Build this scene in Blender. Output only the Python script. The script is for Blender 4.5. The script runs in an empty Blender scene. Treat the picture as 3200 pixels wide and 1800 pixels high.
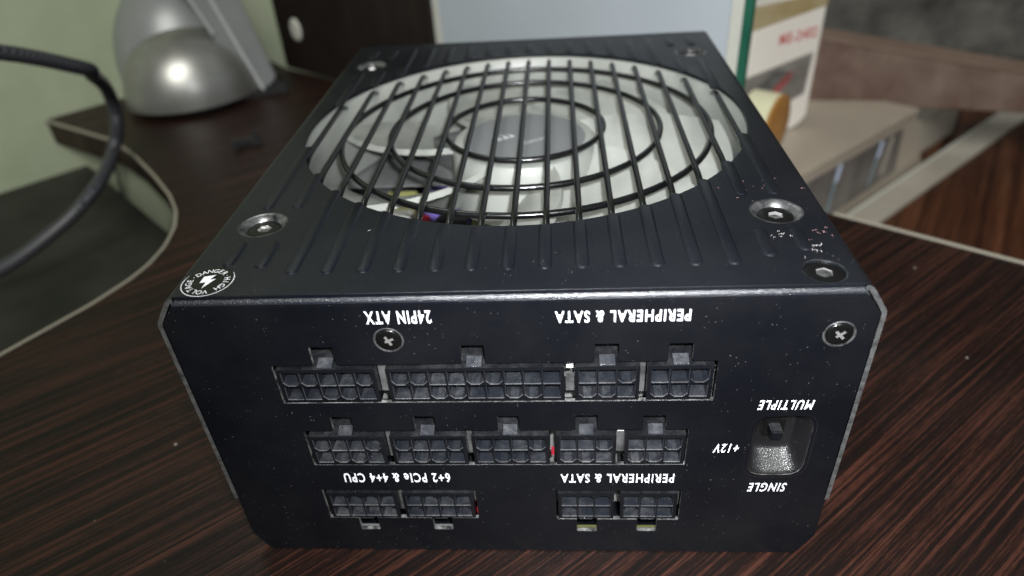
import bpy, bmesh, math, random
from mathutils import Vector, Matrix, noise
random.seed(7)
MM = 0.001
C = bpy.context.scene.collection
SC = bpy.context.scene
PI = math.pi

# ------------------------------------------------------------------ camera
cam_d = bpy.data.cameras.new('camera'); cam = bpy.data.objects.new('camera', cam_d); C.objects.link(cam)
FW = Vector((-0.07419805, 0.81632292, -0.57281021)); RT = Vector((0.99703495, 0.0489772, -0.05935096)); UP = Vector((0.02039491, 0.57551553, 0.8175365))
M = Matrix.Identity(4)
for i in range(3):
    M[i][0] = RT[i]; M[i][1] = UP[i]; M[i][2] = -FW[i]
M[0][3], M[1][3], M[2][3] = 0.011445, -0.112166, 0.165771
cam.matrix_world = M
cam_d.sensor_width = 36; cam_d.lens = 24.335
cam_d.clip_start = 0.01; cam_d.clip_end = 20
cam_d.dof.use_dof = True; cam_d.dof.focus_distance = 0.160; cam_d.dof.aperture_fstop = 10.5
SC.camera = cam

# ------------------------------------------------------------------ light
w = bpy.data.worlds.new("World"); SC.world = w; w.use_nodes = True
w.node_tree.nodes['Background'].inputs[0].default_value = (0.93, 1.0, 0.97, 1)
w.node_tree.nodes['Background'].inputs[1].default_value = 0.13
def lamp(name, kind, loc, power, size, color, target=None):
    l = bpy.data.lights.new(name, kind); l.energy = power; l.color = color
    if kind == 'SPOT': l.spot_size = math.radians(106); l.spot_blend = 1.0
    if kind == 'AREA': l.shape = 'DISK'; l.size = size
    else: l.shadow_soft_size = size
    o = bpy.data.objects.new(name, l); C.objects.link(o); o.location = loc
    if target is not None:
        o.rotation_euler = (Vector(target)-Vector(loc)).to_track_quat('-Z', 'Y').to_euler()
    return o
lamp('phone_flash', 'SPOT', (0.0180, -0.1070, 0.1727), 3.4, 0.0026, (0.93, 0.96, 1.0), (0.055, 0.04, 0.06))
lamp('background_fill', 'AREA', (0.10, -1.45, 1.55), 33.0, 1.1, (1.0, 1.0, 0.93), (0.0, 0.40, 0))  # added unseen source, brightens the wall, board and things behind
lamp('desk_glow_fill', 'AREA', (-0.5, 0.9, 1.7), 4.0, 0.5, (0.95, 1.0, 0.95), (-0.1, 0.25, 0))  # added unseen source for a soft glow on the desk
SC.view_settings.view_transform = 'Standard'; SC.view_settings.look = 'None'; SC.view_settings.exposure = 0.0
SC.view_settings.gamma = 1.0

# ------------------------------------------------------------------ materials
def mat(name, col, rough=0.5, metal=0.0, spec=0.5, coat=0.0):
    m = bpy.data.materials.new(name); m.use_nodes = True
    b = m.node_tree.nodes['Principled BSDF']
    b.inputs['Base Color'].default_value = (*col, 1); b.inputs['Roughness'].default_value = rough
    b.inputs['Metallic'].default_value = metal; b.inputs['Specular IOR Level'].default_value = spec
    b.inputs['Coat Weight'].default_value = coat
    return m
def nd(m, t, **kw):
    n = m.node_tree.nodes.new(t)
    for k, v in kw.items(): setattr(n, k, v)
    return n
def lk(m, a, b): m.node_tree.links.new(a, b)
def coords(m, scale=(1, 1, 1), rot=(0, 0, 0)):
    tc = nd(m, 'ShaderNodeTexCoord'); mp = nd(m, 'ShaderNodeMapping')
    geo = nd(m, 'ShaderNodeNewGeometry')
    mp.inputs['Scale'].default_value = scale; mp.inputs['Rotation'].default_value = rot
    lk(m, geo.outputs['Position'], mp.inputs['Vector'])
    return mp.outputs['Vector']
def noise_n(m, vec, scale, detail=4, rough=0.6):
    n = nd(m, 'ShaderNodeTexNoise'); n.inputs['Scale'].default_value = scale
    n.inputs['Detail'].default_value = detail; n.inputs['Roughness'].default_value = rough
    lk(m, vec, n.inputs['Vector']); return n.outputs['Fac']
def ramp(m, fac, stops):
    r = nd(m, 'ShaderNodeValToRGB'); e = r.color_ramp.elements
    while len(e) < len(stops): e.new(0.5)
    for i, (p, c) in enumerate(stops):
        e[i].position = p; e[i].color = (*c, 1) if len(c) == 3 else c
    lk(m, fac, r.inputs['Fac']); return r.outputs['Color']
def bump(m, height, strength, dist):
    b = nd(m, 'ShaderNodeBump'); b.inputs['Strength'].default_value = strength; b.inputs['Distance'].default_value = dist
    lk(m, height, b.inputs['Height']); lk(m, b.outputs['Normal'], m.node_tree.nodes['Principled BSDF'].inputs['Normal'])
def mathn(m, op, a, b=None):
    n = nd(m, 'ShaderNodeMath', operation=op)
    for i, v in enumerate((a, b)):
        if v is None: continue
        if isinstance(v, (int, float)): n.inputs[i].default_value = v
        else: lk(m, v, n.inputs[i])
    return n.outputs[0]
def mixc(m, fac, a, b):
    n = nd(m, 'ShaderNodeMix', data_type='RGBA')
    if isinstance(fac, (int, float)): n.inputs[0].default_value = fac
    else: lk(m, fac, n.inputs[0])
    for k, v in ((6, a), (7, b)):
        if isinstance(v, tuple): n.inputs[k].default_value = (*v, 1)
        else: lk(m, v, n.inputs[k])
    return n.outputs[2]
def specks(m, vec, scale, rad, keep):
    """sparse dust grains: 1 inside a grain"""
    v = nd(m, 'ShaderNodeTexVoronoi'); v.inputs['Scale'].default_value = scale; lk(m, vec, v.inputs['Vector'])
    sep = nd(m, 'ShaderNodeSeparateColor'); lk(m, v.outputs['Color'], sep.inputs[0])
    r = mathn(m, 'MULTIPLY', sep.outputs[1], rad)
    a = mathn(m, 'LESS_THAN', v.outputs['Distance'], r); b = mathn(m, 'GREATER_THAN', sep.outputs[0], 1-keep)
    return mathn(m, 'MULTIPLY', a, b)

def coated(name, col, rough, dust=0.5, grit=0.35, settle=0.0):
    m = mat(name, col, rough, spec=0.32)
    v = coords(m)
    big = noise_n(m, v, 30, 4)
    cl = noise_n(m, v, 90, 3)
    s1 = specks(m, v, 300, 0.045, 0.06); s2 = specks(m, v, 700, 0.09, 0.12); s3 = specks(m, v, 1500, 0.20, 0.22)
    s = mathn(m, 'MAXIMUM', mathn(m, 'MAXIMUM', s1, s2), s3)
    s = mathn(m, 'MULTIPLY', s, mathn(m, 'MULTIPLY', ramp(m, cl, [(0.42, (0.05,)*3), (0.66, (1,)*3)]), dust))
    hazec = mixc(m, mathn(m, 'MULTIPLY', ramp(m, big, [(0.4, (0,)*3), (0.75, (1,)*3)]), 0.014), col, (0.30, 0.29, 0.27))
    if settle:      # dust settled on faces that look up
        ge = nd(m, 'ShaderNodeNewGeometry'); sx = nd(m, 'ShaderNodeSeparateXYZ'); lk(m, ge.outputs['True Normal'], sx.inputs[0])
        upf = ramp(m, sx.outputs[2], [(0.45, (0,)*3), (0.95, (1,)*3)])
        pat = ramp(m, noise_n(m, v, 520, 6, 0.75), [(0.36, (0.12,)*3), (0.66, (1,)*3)])
        pat = mathn(m, 'MULTIPLY', pat, ramp(m, noise_n(m, v, 75, 2), [(0.38, (0.2,)*3), (0.62, (1.3,)*3)]))
        hazec = mixc(m, mathn(m, 'MULTIPLY', mathn(m, 'MULTIPLY', upf, pat), settle), hazec, (0.34, 0.34, 0.34))
    c = mixc(m, s, hazec, (0.20, 0.195, 0.195))
    B = m.node_tree.nodes['Principled BSDF']
    lk(m, c, B.inputs['Base Color'])
    lk(m, ramp(m, big, [(0.3, (rough-0.05,)*3), (0.7, (rough+0.07,)*3)]), B.inputs['Roughness'])
    g = noise_n(m, v, 3200, 2); bump(m, g, grit, 0.00012)
    return m
BLK = coated('black_powder_coat', (0.0034, 0.0043, 0.0071), 0.35, 0.6, 0.5)
BLKF = coated('black_front_coat', (0.0028, 0.0034, 0.0054), 0.35, 0.5, 0.5)
PLAST = coated('black_nylon', (0.0040, 0.0046, 0.0065), 0.22, 0.55, 0.35, 0.09)
WIRE = coated('black_wire', (0.003, 0.003, 0.0035), 0.20, 0.25, 0.2); WIRE.node_tree.nodes['Principled BSDF'].inputs['Specular IOR Level'].default_value = 0.6
BOWL = coated('black_moulded', (0.007, 0.007, 0.008), 0.27, 0.9, 1.0, 0.05); BOWL.node_tree.nodes['Principled BSDF'].inputs['Specular IOR Level'].default_value = 0.9
EDGE = mat('worn_sheet_edge', (0.30, 0.30, 0.29), 0.55, 0.2)
m = EDGE; v = coords(m); n1 = noise_n(m, v, 500, 4)
lk(m, ramp(m, n1, [(0.3, (0.03, 0.03, 0.032)), (0.62, (0.10, 0.10, 0.098))]), m.node_tree.nodes['Principled BSDF'].inputs['Base Color'])
CUT = mat('cut_metal_edge', (0.26, 0.26, 0.26), 0.5, 0.3)
m = CUT; v = coords(m); n1 = noise_n(m, v, 420, 4)
lk(m, ramp(m, n1, [(0.4, (0.03, 0.03, 0.03)), (0.66, (0.30, 0.30, 0.29))]), m.node_tree.nodes['Principled BSDF'].inputs['Base Color'])
INK = mat('white_ink', (0.86, 0.86, 0.90), 0.6)
HINK = mat('grey_white_hub_ink', (0.5, 0.5, 0.5), 0.5)
STEEL = mat('bright_steel', (0.30, 0.295, 0.285), 0.32, 0.45)
m = STEEL; bump(m, noise_n(m, coords(m), 1500, 3), 0.4, 0.0002)
SCREW = mat('black_screw', (0.004, 0.004, 0.004), 0.22, 0.0, 0.35)
DISH = mat('rubbed_dimple', (0.10, 0.10, 0.10), 0.3, 0.7)
m = DISH; v = coords(m); n1 = noise_n(m, v, 260, 3)
lk(m, ramp(m, n1, [(0.35, (0.03, 0.03, 0.033)), (0.7, (0.30, 0.30, 0.30))]), m.node_tree.nodes['Principled BSDF'].inputs['Base Color'])
FAN = mat('pale_grey_fan_plastic', (0.46, 0.47, 0.455), 0.38)
m = FAN; v = coords(m); n1 = noise_n(m, v, 60, 5)
lk(m, ramp(m, n1, [(0.3, (0.27, 0.28, 0.255)), (0.7, (0.35, 0.36, 0.33))]), m.node_tree.nodes['Principled BSDF'].inputs['Base Color'])
bump(m, noise_n(m, v, 900, 2), 0.15, 0.0002)
HUBST = mat('brushed_hub_sticker', (0.19, 0.195, 0.20), 0.4, 0.25)
m = HUBST
mp = coords(m); 
ctr = nd(m, 'ShaderNodeVectorMath', operation='SUBTRACT'); lk(m, mp, ctr.inputs[0]); ctr.inputs[1].default_value = (0, 0.093, 0.080)
ln = nd(m, 'ShaderNodeVectorMath', operation='LENGTH'); lk(m, ctr.outputs[0], ln.inputs[0])
wv = mathn(m, 'SINE', mathn(m, 'MULTIPLY', ln.outputs['Value'], 9000.0))
lk(m, ramp(m, mathn(m, 'ADD', mathn(m, 'MULTIPLY', wv, 0.5), 0.5), [(0, (0.17, 0.175, 0.18)), (1, (0.26, 0.265, 0.27))]), m.node_tree.nodes['Principled BSDF'].inputs['Base Color'])
bump(m, wv, 0.25, 0.0001)

RUBB = mat('dark_cord', (0.03, 0.035, 0.025), 0.5)
def wood(name, ang, dark, mid, light, rough, sc=1.0, dusty=0.0):
    m = mat(name, mid, rough, spec=0.22)
    v = coords(m, (1, 1, 1), (0, 0, -ang))
    mp = nd(m, 'ShaderNodeMapping'); mp.inputs['Scale'].default_value = (16*sc, 1150*sc, 10); lk(m, v, mp.inputs['Vector'])
    a = noise_n(m, mp.outputs[0], 1.0, 5, 0.6)
    mp2 = nd(m, 'ShaderNodeMapping'); mp2.inputs['Scale'].default_value = (6*sc, 330*sc, 10); lk(m, v, mp2.inputs['Vector'])
    b = noise_n(m, mp2.outputs[0], 1.0, 4, 0.5)
    mp3 = nd(m, 'ShaderNodeMapping'); mp3.inputs['Scale'].default_value = (260*sc, 2600*sc, 10); lk(m, v, mp3.inputs['Vector'])
    c3 = noise_n(m, mp3.outputs[0], 1.0, 3, 0.5)
    f = mathn(m, 'ADD', mathn(m, 'MULTIPLY', a, 0.58), mathn(m, 'ADD', mathn(m, 'MULTIPLY', b, 0.27), mathn(m, 'MULTIPLY', c3, 0.15)))
    col = ramp(m, f, [(0.41, dark), (0.50, mid), (0.60, light)])
    if dusty:
        dn = noise_n(m, coords(m), 9, 5)
        dm = mathn(m, 'MULTIPLY', ramp(m, dn, [(0.38, (0,)*3), (0.72, (1,)*3)]), dusty)
        col = mixc(m, dm, col, (0.20, 0.185, 0.165))
        col = mixc(m, mathn(m, 'MULTIPLY', specks(m, coords(m), 180, 0.10, 0.06), 0.6), col, (0.5, 0.45, 0.4))
    B = m.node_tree.nodes['Principled BSDF']
    lk(m, col, B.inputs['Base Color'])
    lk(m, ramp(m, f, [(0.4, (rough+0.12,)*3), (0.6, (rough-0.03,)*3)]), B.inputs['Roughness'])
    sm = noise_n(m, coords(m), 28, 5)
    B.inputs['Coat Weight'].default_value = 0.06; lk(m, ramp(m, sm, [(0.4, (0.25,)*3), (0.65, (0.55,)*3)]), B.inputs['Coat Roughness'])
    bump(m, f, 0.35, 0.0003)
    return m
DESK = wood('dark_wenge_laminate', math.radians(40), (0.0025, 0.0013, 0.0010), (0.0105, 0.0038, 0.0026), (0.060, 0.021, 0.0135), 0.44, 1.0, 0.02)
HUTCH = wood('dark_hutch_laminate', math.radians(0), (0.006, 0.0035, 0.003), (0.010, 0.0055, 0.0045), (0.014, 0.008, 0.006), 0.5, 0.5, 0.05)
TABLE2 = wood('orange_brown_wood', math.radians(60), (0.025, 0.008, 0.004), (0.07, 0.024, 0.011), (0.15, 0.06, 0.03), 0.30, 0.10, 0.0)
def rough_plain(name, c0, c1, rough, scale=12, **k):
    m = mat(name, c0, rough, **k); v = coords(m)
    lk(m, ramp(m, noise_n(m, v, scale, 5), [(0.35, c0), (0.68, c1)]), m.node_tree.nodes['Principled BSDF'].inputs['Base Color'])
    return m
WALL = rough_plain('pale_green_wall', (0.43, 0.49, 0.34), (0.52, 0.57, 0.42), 0.8, 22)
BOARD = rough_plain('grey_blue_glass', (0.40, 0.44, 0.48), (0.46, 0.50, 0.545), 0.25, 6)
FRAME = rough_plain('cream_frame', (0.50, 0.50, 0.45), (0.58, 0.58, 0.52), 0.5)
GREEN = rough_plain('green_glass_edge', (0.015, 0.085, 0.055), (0.03, 0.13, 0.085), 0.2, 30)
SILVER = rough_plain('silver_paint', (0.31, 0.305, 0.285), (0.42, 0.42, 0.41), 0.36, 28, metal=0.75)
SILVERD = rough_plain('darker_silver_paint', (0.25, 0.26, 0.265), (0.30, 0.31, 0.31), 0.38, 20, metal=0.25)
SILVERL = mat('light_silver_trim', (0.62, 0.64, 0.65), 0.3, 0.2)
RUB = rough_plain('black_rubber', (0.012, 0.012, 0.013), (0.022, 0.022, 0.022), 0.45)
GLOSS = mat('black_gloss_glass', (0.010, 0.011, 0.009), 0.06, 0.0, 1.0, 0.6)
m = GLOSS; v = coords(m); lk(m, ramp(m, noise_n(m, v, 14, 5), [(0.35, (0.05,)*3), (0.75, (0.13,)*3)]), m.node_tree.nodes['Principled BSDF'].inputs['Roughness'])
RIM = mat('pale_bevel_rim', (0.30, 0.27, 0.23), 0.3)
CARD = rough_plain('white_card', (0.74, 0.68, 0.62), (0.80, 0.75, 0.70), 0.6)
TAPE = rough_plain('brown_tape', (0.33, 0.25, 0.12), (0.42, 0.35, 0.22), 0.3, 45)
RED = mat('red_print', (0.55, 0.13, 0.13), 0.6)
PHOTO = rough_plain('grey_print', (0.12, 0.10, 0.09), (0.26, 0.25, 0.23), 0.5, 30)
ROLL = rough_plain('orange_tape_roll', (0.36, 0.16, 0.035), (0.44, 0.21, 0.05), 0.45, 40)
ROLLC = rough_plain('cream_roll_core', (0.62, 0.60, 0.38), (0.70, 0.68, 0.48), 0.5)
BEIGE = rough_plain('beige_plastic', (0.40, 0.36, 0.30), (0.50, 0.46, 0.40), 0.45, 18)
TAUPE = rough_plain('taupe_plastic', (0.36, 0.31, 0.25), (0.46, 0.40, 0.33), 0.35, 9)
TAUPED = rough_plain('dark_taupe_sleeve', (0.085, 0.078, 0.075), (0.20, 0.18, 0.165), 0.4, 30)
BLUEP = rough_plain('pale_blue_strip', (0.16, 0.24, 0.27), (0.24, 0.33, 0.37), 0.4, 30)
BLUEL = mat('bright_blue_tip', (0.62, 0.70, 0.92), 0.4)
CARTON = rough_plain('brown_carton', (0.10, 0.055, 0.042), (0.22, 0.16, 0.13), 0.5, 22)
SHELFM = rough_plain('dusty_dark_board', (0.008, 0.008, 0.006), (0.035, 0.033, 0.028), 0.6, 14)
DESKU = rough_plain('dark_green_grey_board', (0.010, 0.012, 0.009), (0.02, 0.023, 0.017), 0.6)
DARKB = rough_plain('dark_backdrop', (0.025, 0.022, 0.02), (0.17, 0.165, 0.15), 0.6, 17)
RIMB = rough_plain('tan_rim', (0.20, 0.13, 0.10), (0.26, 0.18, 0.14), 0.5)
STRIP = mat('cream_edge_strip', (0.36, 0.33, 0.27), 0.45)
PCB = rough_plain('circuit_board_green', (0.07, 0.09, 0.03), (0.20, 0.20, 0.10), 0.4, 140)
PURP = mat('purple_sleeve', (0.16, 0.12, 0.40), 0.4)
YEL = mat('yellow_tape', (0.42, 0.42, 0.16), 0.4)
REDC = mat('red_wire', (0.30, 0.015, 0.03), 0.4)
WHT = mat('white_part', (0.75, 0.75, 0.72), 0.4)
GREYM = mat('grey_heatsink', (0.32, 0.33, 0.34), 0.35, 0.6)
LEDGE = coated('glossy_latch_ledge', (0.016, 0.018, 0.024), 0.2, 0.8, 0.5, 0.2)
LIP = coated('highlight_socket_lip', (0.050, 0.051, 0.056), 0.22, 0.8, 0.5, 0.35)  # housing plastic lightened, so the lips carry a painted edge highlight
PLI = coated('lit_dusty_socket_inside', (0.010, 0.012, 0.017), 0.18, 0.9, 0.5, 0.13)  # settled dust, over housing plastic whose base colour is lightened as if lit
INSIDE = rough_plain('grey_inner_sheet', (0.16, 0.16, 0.155), (0.30, 0.30, 0.29), 0.5, 90)
LINT = mat('pale_lint', (0.55, 0.50, 0.50), 0.8)
LINTR = mat('pinkish_lint', (0.42, 0.22, 0.24), 0.8)

# ------------------------------------------------------------------ helpers
def link(name, me, mats, parent=None, kind=None, label=None, cat=None, group=None):
    o = bpy.data.objects.new(name, me); C.objects.link(o)
    if mats is not None:
        for mm_ in (mats if isinstance(mats, (list, tuple)) else [mats]): me.materials.append(mm_)
    if parent is not None:
        o.parent = parent
        off = Vector((0, 0, 0)); q = parent
        while q is not None: off += q.location; q = q.parent
        if not me.get('shifted'):
            me.transform(Matrix.Translation(-off))
    for k, v_ in (('kind', kind), ('label', label), ('category', cat), ('group', group)):
        if v_: o[k] = v_
    return o
def empty(name, loc, label, cat, group=None):
    o = bpy.data.objects.new(name, None); C.objects.link(o); o.location = Vector(loc)*MM
    o['label'] = label; o['category'] = cat
    if group: o['group'] = group
    return o
def bm_mesh(bm, smooth=None, sc=MM):
    if sc != 1: bmesh.ops.scale(bm, vec=(sc,)*3, verts=bm.verts)
    bmesh.ops.recalc_face_normals(bm, faces=bm.faces)
    me = bpy.data.meshes.new('m'); bm.to_mesh(me); bm.free()
    if smooth is not None:
        me.shade_smooth()
        me.set_sharp_from_angle(angle=math.radians(smooth))
    return me
def add_box(bm, x0, x1, y0, y1, z0, z1, mi=0):
    vs = [bm.verts.new(p) for p in ((x0,y0,z0),(x1,y0,z0),(x1,y1,z0),(x0,y1,z0),(x0,y0,z1),(x1,y0,z1),(x1,y1,z1),(x0,y1,z1))]
    for f in ((0,3,2,1),(4,5,6,7),(0,1,5,4),(1,2,6,5),(2,3,7,6),(3,0,4,7)):
        bm.faces.new([vs[i] for i in f]).material_index = mi
    return vs
def box_mesh(*a, bev=0.0):
    bm = bmesh.new(); add_box(bm, *a)
    if bev: bmesh.ops.bevel(bm, geom=bm.edges[:], offset=bev, segments=2, affect='EDGES')
    return bm_mesh(bm, 40 if bev else None)
def prism_pts(poly, dirv, depth, bev=0.0):
    """poly: 3D points (mm) of a planar face; extruded by dirv*depth"""
    bm = bmesh.new(); d = Vector(dirv).normalized()*depth
    a = [bm.verts.new(p) for p in poly]; b = [bm.verts.new(Vector(p)+d) for p in poly]
    bm.faces.new(a); bm.faces.new(list(reversed(b)))
    n = len(poly)
    for i in range(n): bm.faces.new((a[i], b[i], b[(i+1) % n], a[(i+1) % n]))
    if bev: bmesh.ops.bevel(bm, geom=bm.edges[:], offset=bev, segments=2, affect='EDGES')
    return bm_mesh(bm, 40 if bev else None)
def add_tube(bm, pts, rad, n=10, closed=False, cap=True):
    pts = [Vector(p) for p in pts]; rings = []; N = len(pts)
    prev = None
    for i, p in enumerate(pts):
        if closed: t = (pts[(i+1) % N]-pts[i-1]).normalized()
        else: t = (pts[min(i+1, N-1)]-pts[max(i-1, 0)]).normalized()
        if prev is None:
            u = t.orthogonal().normalized()
        else:
            u = (prev-t*prev.dot(t)).normalized()
        prev = u; v_ = t.cross(u)
        r = rad(i/(N-1)) if callable(rad) else rad
        rings.append([bm.verts.new(p+(u*math.cos(2*PI*k/n)+v_*math.sin(2*PI*k/n))*r) for k in range(n)])
    for i in range(N if closed else N-1):
        A, B = rings[i], rings[(i+1) % N]
        if closed and i == N-1:   # match closest
            best = min(range(n), key=lambda s: (A[0].co-B[s].co).length); B = B[best:]+B[:best]
        for k in range(n): bm.faces.new((A[k], A[(k+1) % n], B[(k+1) % n], B[k]))
    if cap and not closed:
        bm.faces.new(list(reversed(rings[0]))); bm.faces.new(rings[-1])
def tube_mesh(pts, rad, n=10, closed=False):
    bm = bmesh.new(); add_tube(bm, pts, rad, n, closed); return bm_mesh(bm, 60)
def lathe(bm, prof, cx, cy, n=40, axis='z', mi=None):
    """prof: list of (r, h). axis z: h is z;  axis y: h is depth along +y (centre cx, z=cy)"""
    rings = []
    for r, h in prof:
        if r < 1e-6:
            p = (cx, cy, h) if axis == 'z' else (cx, h, cy); rings.append([bm.verts.new(p)]); continue
        ring = []
        for k in range(n):
            a = 2*PI*k/n; x = cx+r*math.cos(a); s = cy+r*math.sin(a)
            ring.append(bm.verts.new((x, s, h) if axis == 'z' else (x, h, s)))
        rings.append(ring)
    for i in range(len(rings)-1):
        A, B = rings[i], rings[i+1]
        for k in range(n):
            k2 = (k+1) % n
            if len(A) == 1 and len(B) == 1: continue
            if len(A) == 1: f = bm.faces.new((A[0], B[k2], B[k]))
            elif len(B) == 1: f = bm.faces.new((A[k], A[k2], B[0]))
            else: f = bm.faces.new((A[k], A[k2], B[k2], B[k]))
            if mi: f.material_index = mi[i]
def curve_sheet(splines, extrude, bevel=0.0, res=2):
    """2D filled outline with holes -> mesh (metres, in the xy plane, centred on z=0)"""
    cu = bpy.data.curves.new('c', 'CURVE'); cu.dimensions = '2D'; cu.fill_mode = 'BOTH'
    for pts in splines:
        s = cu.splines.new('POLY'); s.points.add(len(pts)-1)
        for i, (x, y) in enumerate(pts): s.points[i].co = (x*MM, y*MM, 0, 1)
        s.use_cyclic_u = True
    cu.extrude = extrude*MM; cu.bevel_depth = bevel*MM; cu.bevel_resolution = res
    o = bpy.data.objects.new('t', cu); C.objects.link(o)
    dg = bpy.context.evaluated_depsgraph_get(); me = bpy.data.meshes.new_from_object(o.evaluated_get(dg))
    bpy.data.objects.remove(o); bpy.data.curves.remove(cu)
    me.materials.clear()
    return me
def round_poly(pts, r, n=5):
    """round every corner of a polygon; r float or per-corner list"""
    out = []; N = len(pts)
    for i in range(N):
        p = Vector(pts[i]); a = Vector(pts[i-1]); b = Vector(pts[(i+1) % N]); rr = r[i] if isinstance(r, (list, tuple)) else r
        d1 = (a-p); d2 = (b-p); rr = min(rr, d1.length*0.49, d2.length*0.49)
        if rr < 1e-3: out.append(tuple(p)); continue
        p1 = p+d1.normalized()*rr; p2 = p+d2.normalized()*rr
        for k in range(n+1):
            t = k/n; out.append(tuple((1-t)**2*p1+2*t*(1-t)*p+t*t*p2))
    return out
def circle(cx, cy, r, n=64): return [(cx+r*math.cos(2*PI*k/n), cy+r*math.sin(2*PI*k/n)) for k in range(n)]
def text_raw(s, bold=0.012, shear=0.0, depth=0.0, spacing=1.20):
    cu = bpy.data.curves.new('t', 'FONT'); cu.body = s; cu.size = 1; cu.offset = bold; cu.shear = shear; cu.extrude = depth; cu.resolution_u = 3
    cu.space_character = spacing
    o = bpy.data.objects.new('t', cu); C.objects.link(o)
    dg = bpy.context.evaluated_depsgraph_get(); me = bpy.data.meshes.new_from_object(o.evaluated_get(dg))
    bpy.data.objects.remove(o); bpy.data.curves.remove(cu); me.materials.clear()
    return me
def text_fit(s, origin, xdir, ydir, width, height, **k):
    """text mesh whose bounding box is width x height mm with its lower left corner at origin"""
    me = text_raw(s, **k)
    xs = [v_.co.x for v_ in me.vertices]; ys = [v_.co.y for v_ in me.vertices]
    x0, x1, y0, y1 = min(xs), max(xs), min(ys), max(ys)
    X = Vector(xdir).normalized(); Y = Vector(ydir).normalized(); Z = X.cross(Y); O = Vector(origin)
    for v_ in me.vertices:
        c = v_.co.copy()
        v_.co = (O+X*((c.x-x0)/(x1-x0)*width)+Y*((c.y-y0)/(y1-y0)*height)+Z*c.z)*MM
    return me

# ------------------------------------------------------------------ setting
bm = bmesh.new()
# desk top: big slab; its far edge runs obliquely behind the power supply
DP = [(-420, -420), (420, -420), (420, -31), (168.5, 157.4), (137.5, 178.3), (-163, 407), (-210, 442), (-245, 480), (-355, 375), (-362, 349), (-291.5, 308.6), (-282.1, 303.1), (-274.2, 296.0), (-253.6, 277.0), (-225.9, 246.9), (-203.8, 220.4), (-191.2, 201.5), (-183.7, 184.4), (-179.9, 165.1), (-180.0, 149.3), (-182.9, 136.3), (-190.5, 117.8), (-215, 75), (-250, 25), (-330, -60), (-420, -130)]
b_ = [bm.verts.new((x, y, 0)) for x, y in DP]; c_ = [bm.verts.new((x, y, -18)) for x, y in DP]
bm.faces.new(b_); bm.faces.new(list(reversed(c_)))
for i in range(len(DP)): bm.faces.new((b_[i], c_[i], c_[(i+1) % len(DP)], b_[(i+1) % len(DP)]))
desk = link('desk_top', bm_mesh(bm), DESK, kind='structure')
# pale edge banding standing a hair proud along the far right edge
def band(a, b, w_, z0, z1):
    a = Vector((*a, 0)); b = Vector((*b, 0)); d = (b-a).normalized(); n = Vector((-d.y, d.x, 0))*w_
    return prism_pts([a+Vector((0, 0, z0)), b+Vector((0, 0, z0)), b+n+Vector((0, 0, z0)), a+n+Vector((0, 0, z0))], (0, 0, 1), z1-z0)
link('edge_strip', band((420, -31), (137.5, 178.3), -2.0, -18, 0.5), STRIP, parent=desk)
# the desk's left edge curves; its pale edge strip follows it
def strip_along(P, w_, z0, z1):
    bm = bmesh.new(); rows = []
    for i, p in enumerate(P):
        a = Vector(P[max(i-1, 0)]); b = Vector(P[min(i+1, len(P)-1)]); d = (b-a).normalized(); n = Vector((-d.y, d.x))
        o_ = Vector(p)-n*w_
        rows.append([bm.verts.new(q) for q in ((p[0], p[1], z1), (o_.x, o_.y, z1), (o_.x, o_.y, z0), (p[0], p[1], z0))])
    for A, B in zip(rows, rows[1:]):
        for k in range(4): bm.faces.new((A[k], A[(k+1) % 4], B[(k+1) % 4], B[k]))
    bm.faces.new(rows[0]); bm.faces.new(rows[-1])
    return bm_mesh(bm, 40)
link('edge_strip', strip_along([DP[9]]+round_poly(DP[9:26], 5, 3)[4:-4], 1.3, -1.0, 0.6), STRIP, parent=desk)
# dark boards under the desk, left of it
ub = empty('lower_shelf', (-280, 240, -43), 'dark boards fixed under the curved left desk edge with a gap between them', 'shelf')
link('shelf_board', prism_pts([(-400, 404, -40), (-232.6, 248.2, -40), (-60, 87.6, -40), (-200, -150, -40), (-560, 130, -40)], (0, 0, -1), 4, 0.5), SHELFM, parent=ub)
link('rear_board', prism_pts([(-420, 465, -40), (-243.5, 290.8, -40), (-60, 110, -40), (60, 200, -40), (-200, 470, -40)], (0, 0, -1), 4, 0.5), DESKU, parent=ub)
o = link('thin_cord', tube_mesh([(-329, 360, -30), (-331, 362, -45), (-334, 362, -66), (-337, 360, -100)], 1.1, 8), RUBB, label='thin dark cord hanging below the curved left desk edge', cat='cord')
link('lower_table', box_mesh(-100, 1100, 100, 1300, -118, -100), TABLE2, kind='structure')
# wall plane along the left-back edge of the desk
def wallpiece(a, b, z0, z1, t, mt, name, **k):
    a = Vector((*a, 0)); b = Vector((*b, 0)); d = (b-a).normalized(); n = Vector((-d.y, d.x, 0))
    return link(name, prism_pts([a+Vector((0,0,z0)), b+Vector((0,0,z0)), b+Vector((0,0,z1)), a+Vector((0,0,z1))], n, t), mt, **k)
wallpiece((-620, 57), (-60, 670), -300, 700, 20, WALL, 'wall', kind='structure')
wallpiece((-60, 690), (900, 560), -300, 700, 20, DARKB, 'back_wall', kind='structure')
link('floor', box_mesh(-1500, 1500, -1500, 1500, -760, -740), DARKB, kind='structure')

# ------------------------------------------------------------------ power supply
psu = empty('power_supply', (0, 0, 0), 'black modular power supply lying fan side up on the dark wood desk', 'power supply')
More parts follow.
